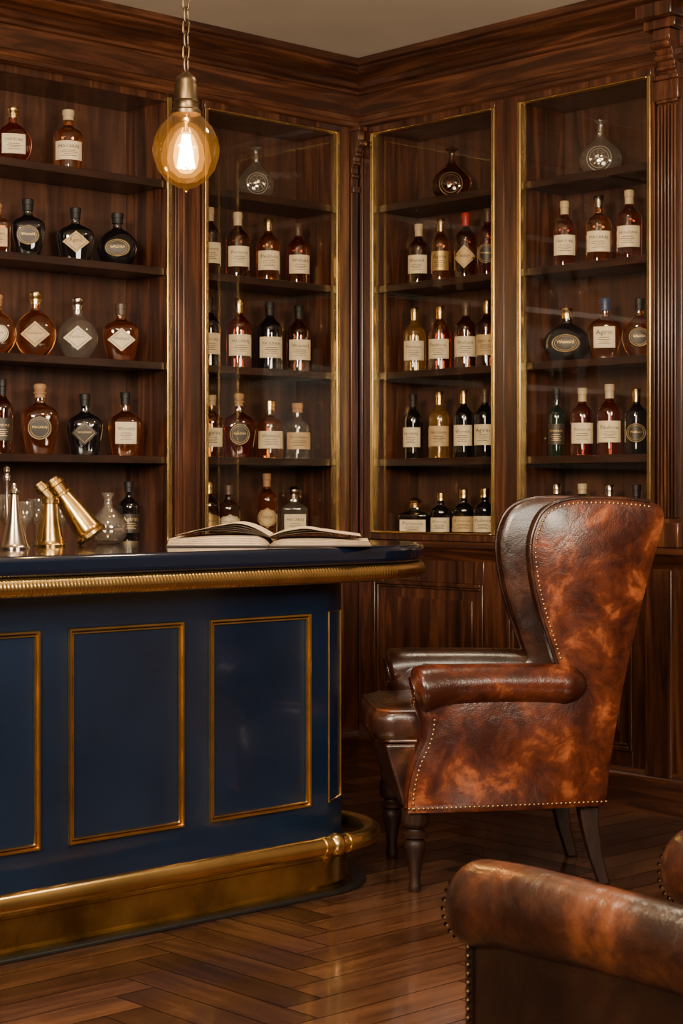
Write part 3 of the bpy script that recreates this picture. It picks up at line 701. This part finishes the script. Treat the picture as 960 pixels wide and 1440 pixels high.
# ------------------------------------------------------------------ wing chair
def soft_box(x0,x1,y0,y1,z0,z1,puff=.02,nx=10,ny=10,rad=.04):
    bm=bmesh.new(); bmesh.ops.create_cube(bm,size=1)
    bmesh.ops.subdivide_edges(bm,edges=bm.edges,cuts=9,use_grid_fill=True)
    hx,hy,hz=(x1-x0)/2,(y1-y0)/2,(z1-z0)/2; c=Vector(((x0+x1)/2,(y0+y1)/2,(z0+z1)/2))
    vs=[]
    for v in bm.verts:
        p=Vector((v.co.x*2,v.co.y*2,v.co.z*2))
        q=Vector((p.x*hx,p.y*hy,p.z*hz))
        r=min(rad,hx,hy,hz)
        inn=Vector((clip(q.x,-hx+r,hx-r),clip(q.y,-hy+r,hy-r),clip(q.z,-hz+r,hz-r)))
        d=q-inn
        if d.length>r: q=inn+d.normalized()*r
        f=(1-p.x**2)*(1-p.y**2)
        if abs(p.z)>.5: q.z+=math.copysign(puff*f,p.z)
        if abs(p.x)>.9: q.x+=math.copysign(puff*.5*(1-p.y**2)*(1-p.z**2),p.x)
        vs.append(c+q)
    bm.verts.ensure_lookup_table(); fs=[tuple(v.index for v in f.verts) for f in bm.faces]; bm.free()
    return vs,fs
def half(xb): return .345-.10*clip(xb,0,.85)/.85
def wing_chair(loc,ang):
    R0=empty('wing_chair',loc,'cognac leather wingback armchair with nailhead trim beside the bar','armchair',ang)
    raw=[(-.030,.265),(.2,.262),(.42,.262),(.635,.265),(.655,.42),(.69,.62),(.735,.82),(.79,1.03),(.832,1.17),(.838,1.225),(.815,1.255),(.75,1.268),(.62,1.276),(.5,1.270),(.428,1.238),(.392,1.175),(.380,1.10),(.395,.98),(.425,.87),(.46,.765),(.475,.70),(.42,.685),(.22,.685),(.03,.685),(.012,.63),(.040,.575),(.030,.50),(-.006,.42),(-.026,.34)]
    out=catmull(raw[3:]+[raw[0]],4)+[raw[1],raw[2]]
    for sgn in (1,-1):
        bm=bmesh.new()
        f=bm.faces.new([bm.verts.new((-xb,0,z)) for xb,z in out])
        r=bmesh.ops.extrude_face_region(bm,geom=[f]); nv=[e for e in r['geom'] if isinstance(e,bmesh.types.BMVert)]
        for v in nv: v.co.y=1
        for v in bm.verts:
            o=half(-v.co.x); t=.085
            v.co.y=sgn*(o if v.co.y>.5 else o-t)
        bmesh.ops.recalc_face_normals(bm,faces=bm.faces)
        outer=[f for f in bm.faces if len(f.verts)>6]
        for f in outer:
            bmesh.ops.inset_region(bm,faces=[f],thickness=.022,depth=.008,use_even_offset=True)
        bmesh.ops.recalc_face_normals(bm,faces=bm.faces)
        big=[f for f in bm.faces if len(f.verts)>6]
        bmesh.ops.triangulate(bm,faces=big)
        bm.normal_update()
        me=bpy.data.meshes.new('side_wing'); 
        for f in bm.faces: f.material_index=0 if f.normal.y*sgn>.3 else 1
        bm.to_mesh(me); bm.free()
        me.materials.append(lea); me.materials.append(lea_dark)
        for p in me.polygons: p.use_smooth=True
        me.set_sharp_from_angle(angle=math.radians(75))
        o=bpy.data.objects.new('side_wing',me); COL.objects.link(o); o.parent=R0
        md=o.modifiers.new('bevel','BEVEL'); md.width=.018; md.segments=4; md.limit_method='ANGLE'; md.angle_limit=math.radians(50)
        # arm roll: rounded scroll front, curling down into the side at the wing
        N=48; path=[];rad=[]
        for i in range(N+1):
            t=(i/N)**1.25; xb=-.012+t*.586
            q=max(0,(t-.82)/.18); q2=max(0,(.22-t)/.22)
            path.append((-(xb-.012*q*q),sgn*(half(xb)-.020),.668+.008*math.sin(t*math.pi)-.004*t-.036*q*q-.014*q2*q2))
            r=.070+.010*q2-.005*math.sin(math.pi*min(1,t*1.05))
            if t<.05: r=r*math.sqrt(max(.35,1-((.05-t)/.05)**2))
            if t>.86: r=.070*math.sqrt(max(.02,1-((t-.86)/.14)**2))
            rad.append(r)
        MB().tube(path,rad,28).build('arm_roll',lea if sgn>0 else lea_dark,R0,smooth=70)  # far arm in darker leather, its shade put into the colour
        # rounded front post flowing from the scroll down to the seat rail
        fp=catmull([(.030,.640),(.060,.57),(.054,.49),(.022,.41),(.006,.33),(.004,.275)],5)
        MB().tube([(-a,sgn*(half(0)-.048),z_) for a,z_ in fp],[.052-.012*i/(len(fp)-1) for i in range(len(fp))],20).build('arm_front',lea if sgn>0 else lea_dark,R0,smooth=70)  # far post darker likewise, shade held in the leather colour
        nb=MB()
        nb.nails([(.013,sgn*(half(0)-.022)+.050*math.cos(a),.653+.050*math.sin(a)) for a in [math.pi*2*i/24 for i in range(25)]],(1,0,0),.004,.0135)
        def yo(xb,extra=.004): return sgn*(half(xb)+extra)
        n=len(out); ins=[]
        for i in range(n):
            a=Vector(out[i-1]);b2=Vector(out[(i+1)%n]); t=(b2-a).normalized(); nn=Vector((-t.y,t.x)); ins.append(Vector(out[i])+nn*.016)
        seq=[(p.x,p.y) for p in ins]
        wing=[p for p in seq if p[1]>.74 and p[0]<.79 and not (p[0]>.60 and p[1]<1.2)]
        P3=lambda L_: [(-a,yo(a),b2) for a,b2 in L_]
        nb.nails(P3(wing),(0,sgn,0),.0052,.0155)
        low=[p for p in seq if p[1]<.59 and p[0]<.1]; nb.nails(P3(low),(0,sgn,0),.0052,.0155)
        nb.nails(P3([(-.01+.65*i/10,.279) for i in range(11)]),(0,sgn,0),.0052,.0155)
        nb.build('nailhead_trim',nailm,R0,smooth=60)['kind']='stuff'
        wp=[p for p in out if p[1]>.72 and p[0]<.80 and not (p[0]>.60 and p[1]<1.2)]
        MB().tube([(-a,sgn*(half(a)-.004),b2) for a,b2 in wp],.0075,8).build('welt',lea_dark,R0,smooth=60)
        wq=[p for p in out if .78<p[1]<1.24 and p[0]<.5]
        MB().tube([(-a-.024,sgn*(half(a)-.050),b2) for a,b2 in wq],[.030*min(1,.55+.9*math.sin(math.pi*i/(len(wq)-1))) for i in range(len(wq))],16).build('wing_pad',lea_dark,R0,smooth=70)
    zs=[.27,.42,.62,.82,1.03,1.17,1.225,1.255]; bx=[.632,.652,.687,.732,.787,.829,.832,.80]
    fz_=[1.262,1.24,1.15,1.0,.85,.70,.56]; fx=[.72,.675,.655,.645,.61,.575,.54]
    poly=catmull(list(zip(bx,zs))+list(zip(fx,fz_)),3)
    m=MB(); NY=14; n=len(poly); vs=[];fs=[]
    for j in range(NY+1):
        v=-1+2*j/NY
        for i,(a,z_) in enumerate(poly):
            hw=half(a)-.02
            isf=i>len(poly)*.55
            bul=.03*(1-v*v) if isf else -.012*(1-v*v)
            zz=z_+(.012*(1-v*v) if z_>1.2 else 0)
            vs.append((-(a-bul),v*hw,zz))
    for j in range(NY):
        for i in range(n): k=(i+1)%n; fs.append((j*n+i,j*n+k,(j+1)*n+k,(j+1)*n+i))
    fs.append(tuple(range(n))); fs.append(tuple(range(NY*n,NY*n+n)))
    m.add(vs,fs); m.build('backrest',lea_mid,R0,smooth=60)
    m=MB(); pr=[(.035,.28),(.085,.44),(.092,.475),(-.62,.475),(-.62,.27),(.035,.268)]
    vs=[(a,-.258,z_) for a,z_ in pr]+[(a,.258,z_) for a,z_ in pr]; n=6
    m.add(vs,[tuple(range(n)),tuple(range(2*n-1,n-1,-1))]+[(i,(i+1)%n,n+(i+1)%n,n+i) for i in range(n)])
    m.build('seat_base',lea_dark,R0,bevel=.025,seg=4)
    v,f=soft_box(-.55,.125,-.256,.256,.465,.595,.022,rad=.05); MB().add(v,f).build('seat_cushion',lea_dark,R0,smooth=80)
    for zz in (.483,.58):
        pts=[(-.54,-.245),(.075,-.245),(.108,-.21),(.112,0),(.108,.21),(.075,.245),(-.54,.245)]
        MB().tube([(a,b2,zz) for a,b2 in pts],.006,8).build('welt',lea_mid,R0,smooth=60)
    legp=[(0,0),(.018,0),(.020,.006),(.021,.022),(.017,.032),(.019,.06),(.025,.105),(.033,.14),(.036,.155),(.030,.168),(.026,.172),(.041,.178),(.043,.19),(.028,.198),(.026,.204),(.040,.214),(.044,.226),(.044,.27),(0,.27)]
    for y_ in (.282,-.282):
        MB().lathe(legp,24,M=Matrix.Translation((-.002,y_,0))).build('leg',wood_leg,R0,smooth=50)
    for y_ in (.215,-.215):
        vs=[]
        for xb,z_,w in ((.585,.275,.034),(.592,.2,.029),(.610,.1,.023),(.640,0,.019)):
            for a,b2 in ((-1,-1),(1,-1),(1,1),(-1,1)): vs.append((-(xb+a*w),y_+b2*w+(.275-z_)*.05*(1 if y_>0 else -1),z_))
        fs=[(0,1,2,3),(12,13,14,15)]+[(l*4+i,l*4+(i+1)%4,(l+1)*4+(i+1)%4,(l+1)*4+i) for l in range(3) for i in range(4)]
        MB().add(vs,fs).build('leg',wood_leg,R0,bevel=.006,seg=3)
    return R0
wing_chair((-1.652,-1.945,0),math.radians(142.9))

# ------------------------------------------------------------------ club chair
def club_chair(loc,ang):
    R0=empty('club_chair',loc,'brown leather club armchair with rolled arms and nailhead trim','armchair',ang)
    hw=.245
    for sgn in (1,-1):
        path=[];rad=[];N=40
        for i in range(N+1):
            t=(i/N)**1.3; x=.0-t*.86; q2=max(0,(.14-t)/.14); r=.066+.003*math.sin(t*9)+.010*q2
            if t<.05: r=r*math.sqrt(max(.25,1-((.05-t)/.05)**2*.78))
            if t>.95: r=.067*math.sqrt(max(.05,1-((t-.95)/.05)**2))
            path.append((x,sgn*hw,.626+.012*math.sin(t*2.5)-.012*q2)); rad.append(r)
        MB().tube(path,rad,28).build('arm_roll',lea_worn,R0,smooth=70)
        m=MB(); m.box(-.84,-.05,sgn*hw-.034,sgn*hw+.034,.14,.60); m.build('arm_panel',lea_black,R0,bevel=.012,seg=3)
        m=MB(); m.box(-.053,-.034,sgn*hw-.038,sgn*hw+.038,.145,.58); m.build('arm_front',lea_black,R0,bevel=.008,seg=3)
        nb=MB()
        nb.nails([(-.034,sgn*hw-.030,.15),(-.034,sgn*hw-.030,.56)],(1,0,0),.0045,.0145)
        nb.nails([(-.034,sgn*hw+.030,.15),(-.034,sgn*hw+.030,.56)],(1,0,0),.0045,.0145)
        nb.nails([(-.046,sgn*hw+.0385,.15),(-.046,sgn*hw+.0385,.56)],(0,1,0),.0045,.0145)
        nb.nails([(-.006,sgn*hw+.060*math.cos(a),.615+.060*math.sin(a)) for a in [math.pi*2*i/30 for i in range(31)]],(1,0,0),.0042,.0145)
        nb.build('nailhead_trim',naild,R0,smooth=60)['kind']='stuff'
    m=MB(); m.box(-.84,-.05,-.21,.21,.14,.34); m.build('seat_base',lea_black,R0,bevel=.02)
    v,f=soft_box(-.66,-.02,-.19,.19,.34,.50,.03,rad=.05); MB().add(v,f).build('seat_cushion',lea_worn,R0,smooth=80)
    v,f=soft_box(-.90,-.64,-.25,.25,.3,.84,.0,rad=.08); MB().add(v,f).build('backrest',lea_worn,R0,smooth=80)
    for x in (-.09,-.8):
        for y_ in (.22,-.22):
            MB().lathe([(0,0),(.018,0),(.024,.03),(.032,.1),(.034,.15),(0,.15)],16,M=Matrix.Translation((x,y_,0))).build('leg',wood_leg,R0)
    return R0
ang=math.radians(81.7)
yd=Vector((-math.sin(ang),math.cos(ang)))
club_chair((-3.795-yd.x*.245,-4.242-yd.y*.245,0),ang)

# ------------------------------------------------------------------ lights
def area(name,loc,target,size,power,col,shape='RECTANGLE',sy=None):
    l=bpy.data.lights.new(name,'AREA'); l.energy=power; l.color=col; l.shape=shape; l.size=size
    if sy: l.size_y=sy
    o=bpy.data.objects.new(name,l); COL.objects.link(o); o.location=loc
    d=Vector(target)-Vector(loc); o.rotation_euler=d.to_track_quat('-Z','Y').to_euler(); return o
area('key_softlight',(-6.6,-4.2,2.7),(-1.2,-1.2,1.5),1.0,330,(1,.82,.61),sy=.8)
area('added_room_fill',(-3.6,-7.2,2.5),(-.8,-1.0,1.4),1.0,165,(1,.82,.61),sy=.8)  # added off-frame fill behind the camera, no fixture there
area('added_ceiling_fill',(-3.2,-3.8,1.9),(-1.4,-1.4,3.33),.8,48,(1,.84,.66),sy=.8)  # unseen lamp added to brighten the ceiling
area('added_overhead_fill',(-3.7,-3.1,3.28),(-3.5,-3.0,0),.30,46,(1,.76,.48),sy=.30)  # unseen overhead lamp added for a warm floor pool and brass highlights
area('added_overhead_fill',(-1.5,-2.3,3.28),(-1.5,-2.3,0),.25,22,(1,.76,.5),sy=.25)  # second unseen overhead lamp, added above the wing chair
l=bpy.data.lights.new('bulb_light','POINT'); l.energy=60; l.color=(1,.60,.26); l.shadow_soft_size=.02
o=bpy.data.objects.new('bulb_light',l); COL.objects.link(o); o.location=(px_,py_,2.34)
w=bpy.data.worlds.new('w'); bpy.context.scene.world=w; w.use_nodes=True
w.node_tree.nodes['Background'].inputs[0].default_value=(.9,.7,.5,1); w.node_tree.nodes['Background'].inputs[1].default_value=.05

# ------------------------------------------------------------------ camera
cam=bpy.data.cameras.new('camera'); co=bpy.data.objects.new('camera',cam); COL.objects.link(co)
cam.sensor_fit='HORIZONTAL'; cam.sensor_width=36; cam.lens=36*2544/960
co.location=(-6.004,-6.293,1.3); co.rotation_euler=(math.radians(90),0,math.radians(-43.1))
cam.shift_y=-(720-690)/960
cam.clip_start=.05
cam.dof.use_dof=True; cam.dof.focus_distance=6.3; cam.dof.aperture_fstop=18
bpy.context.scene.camera=co
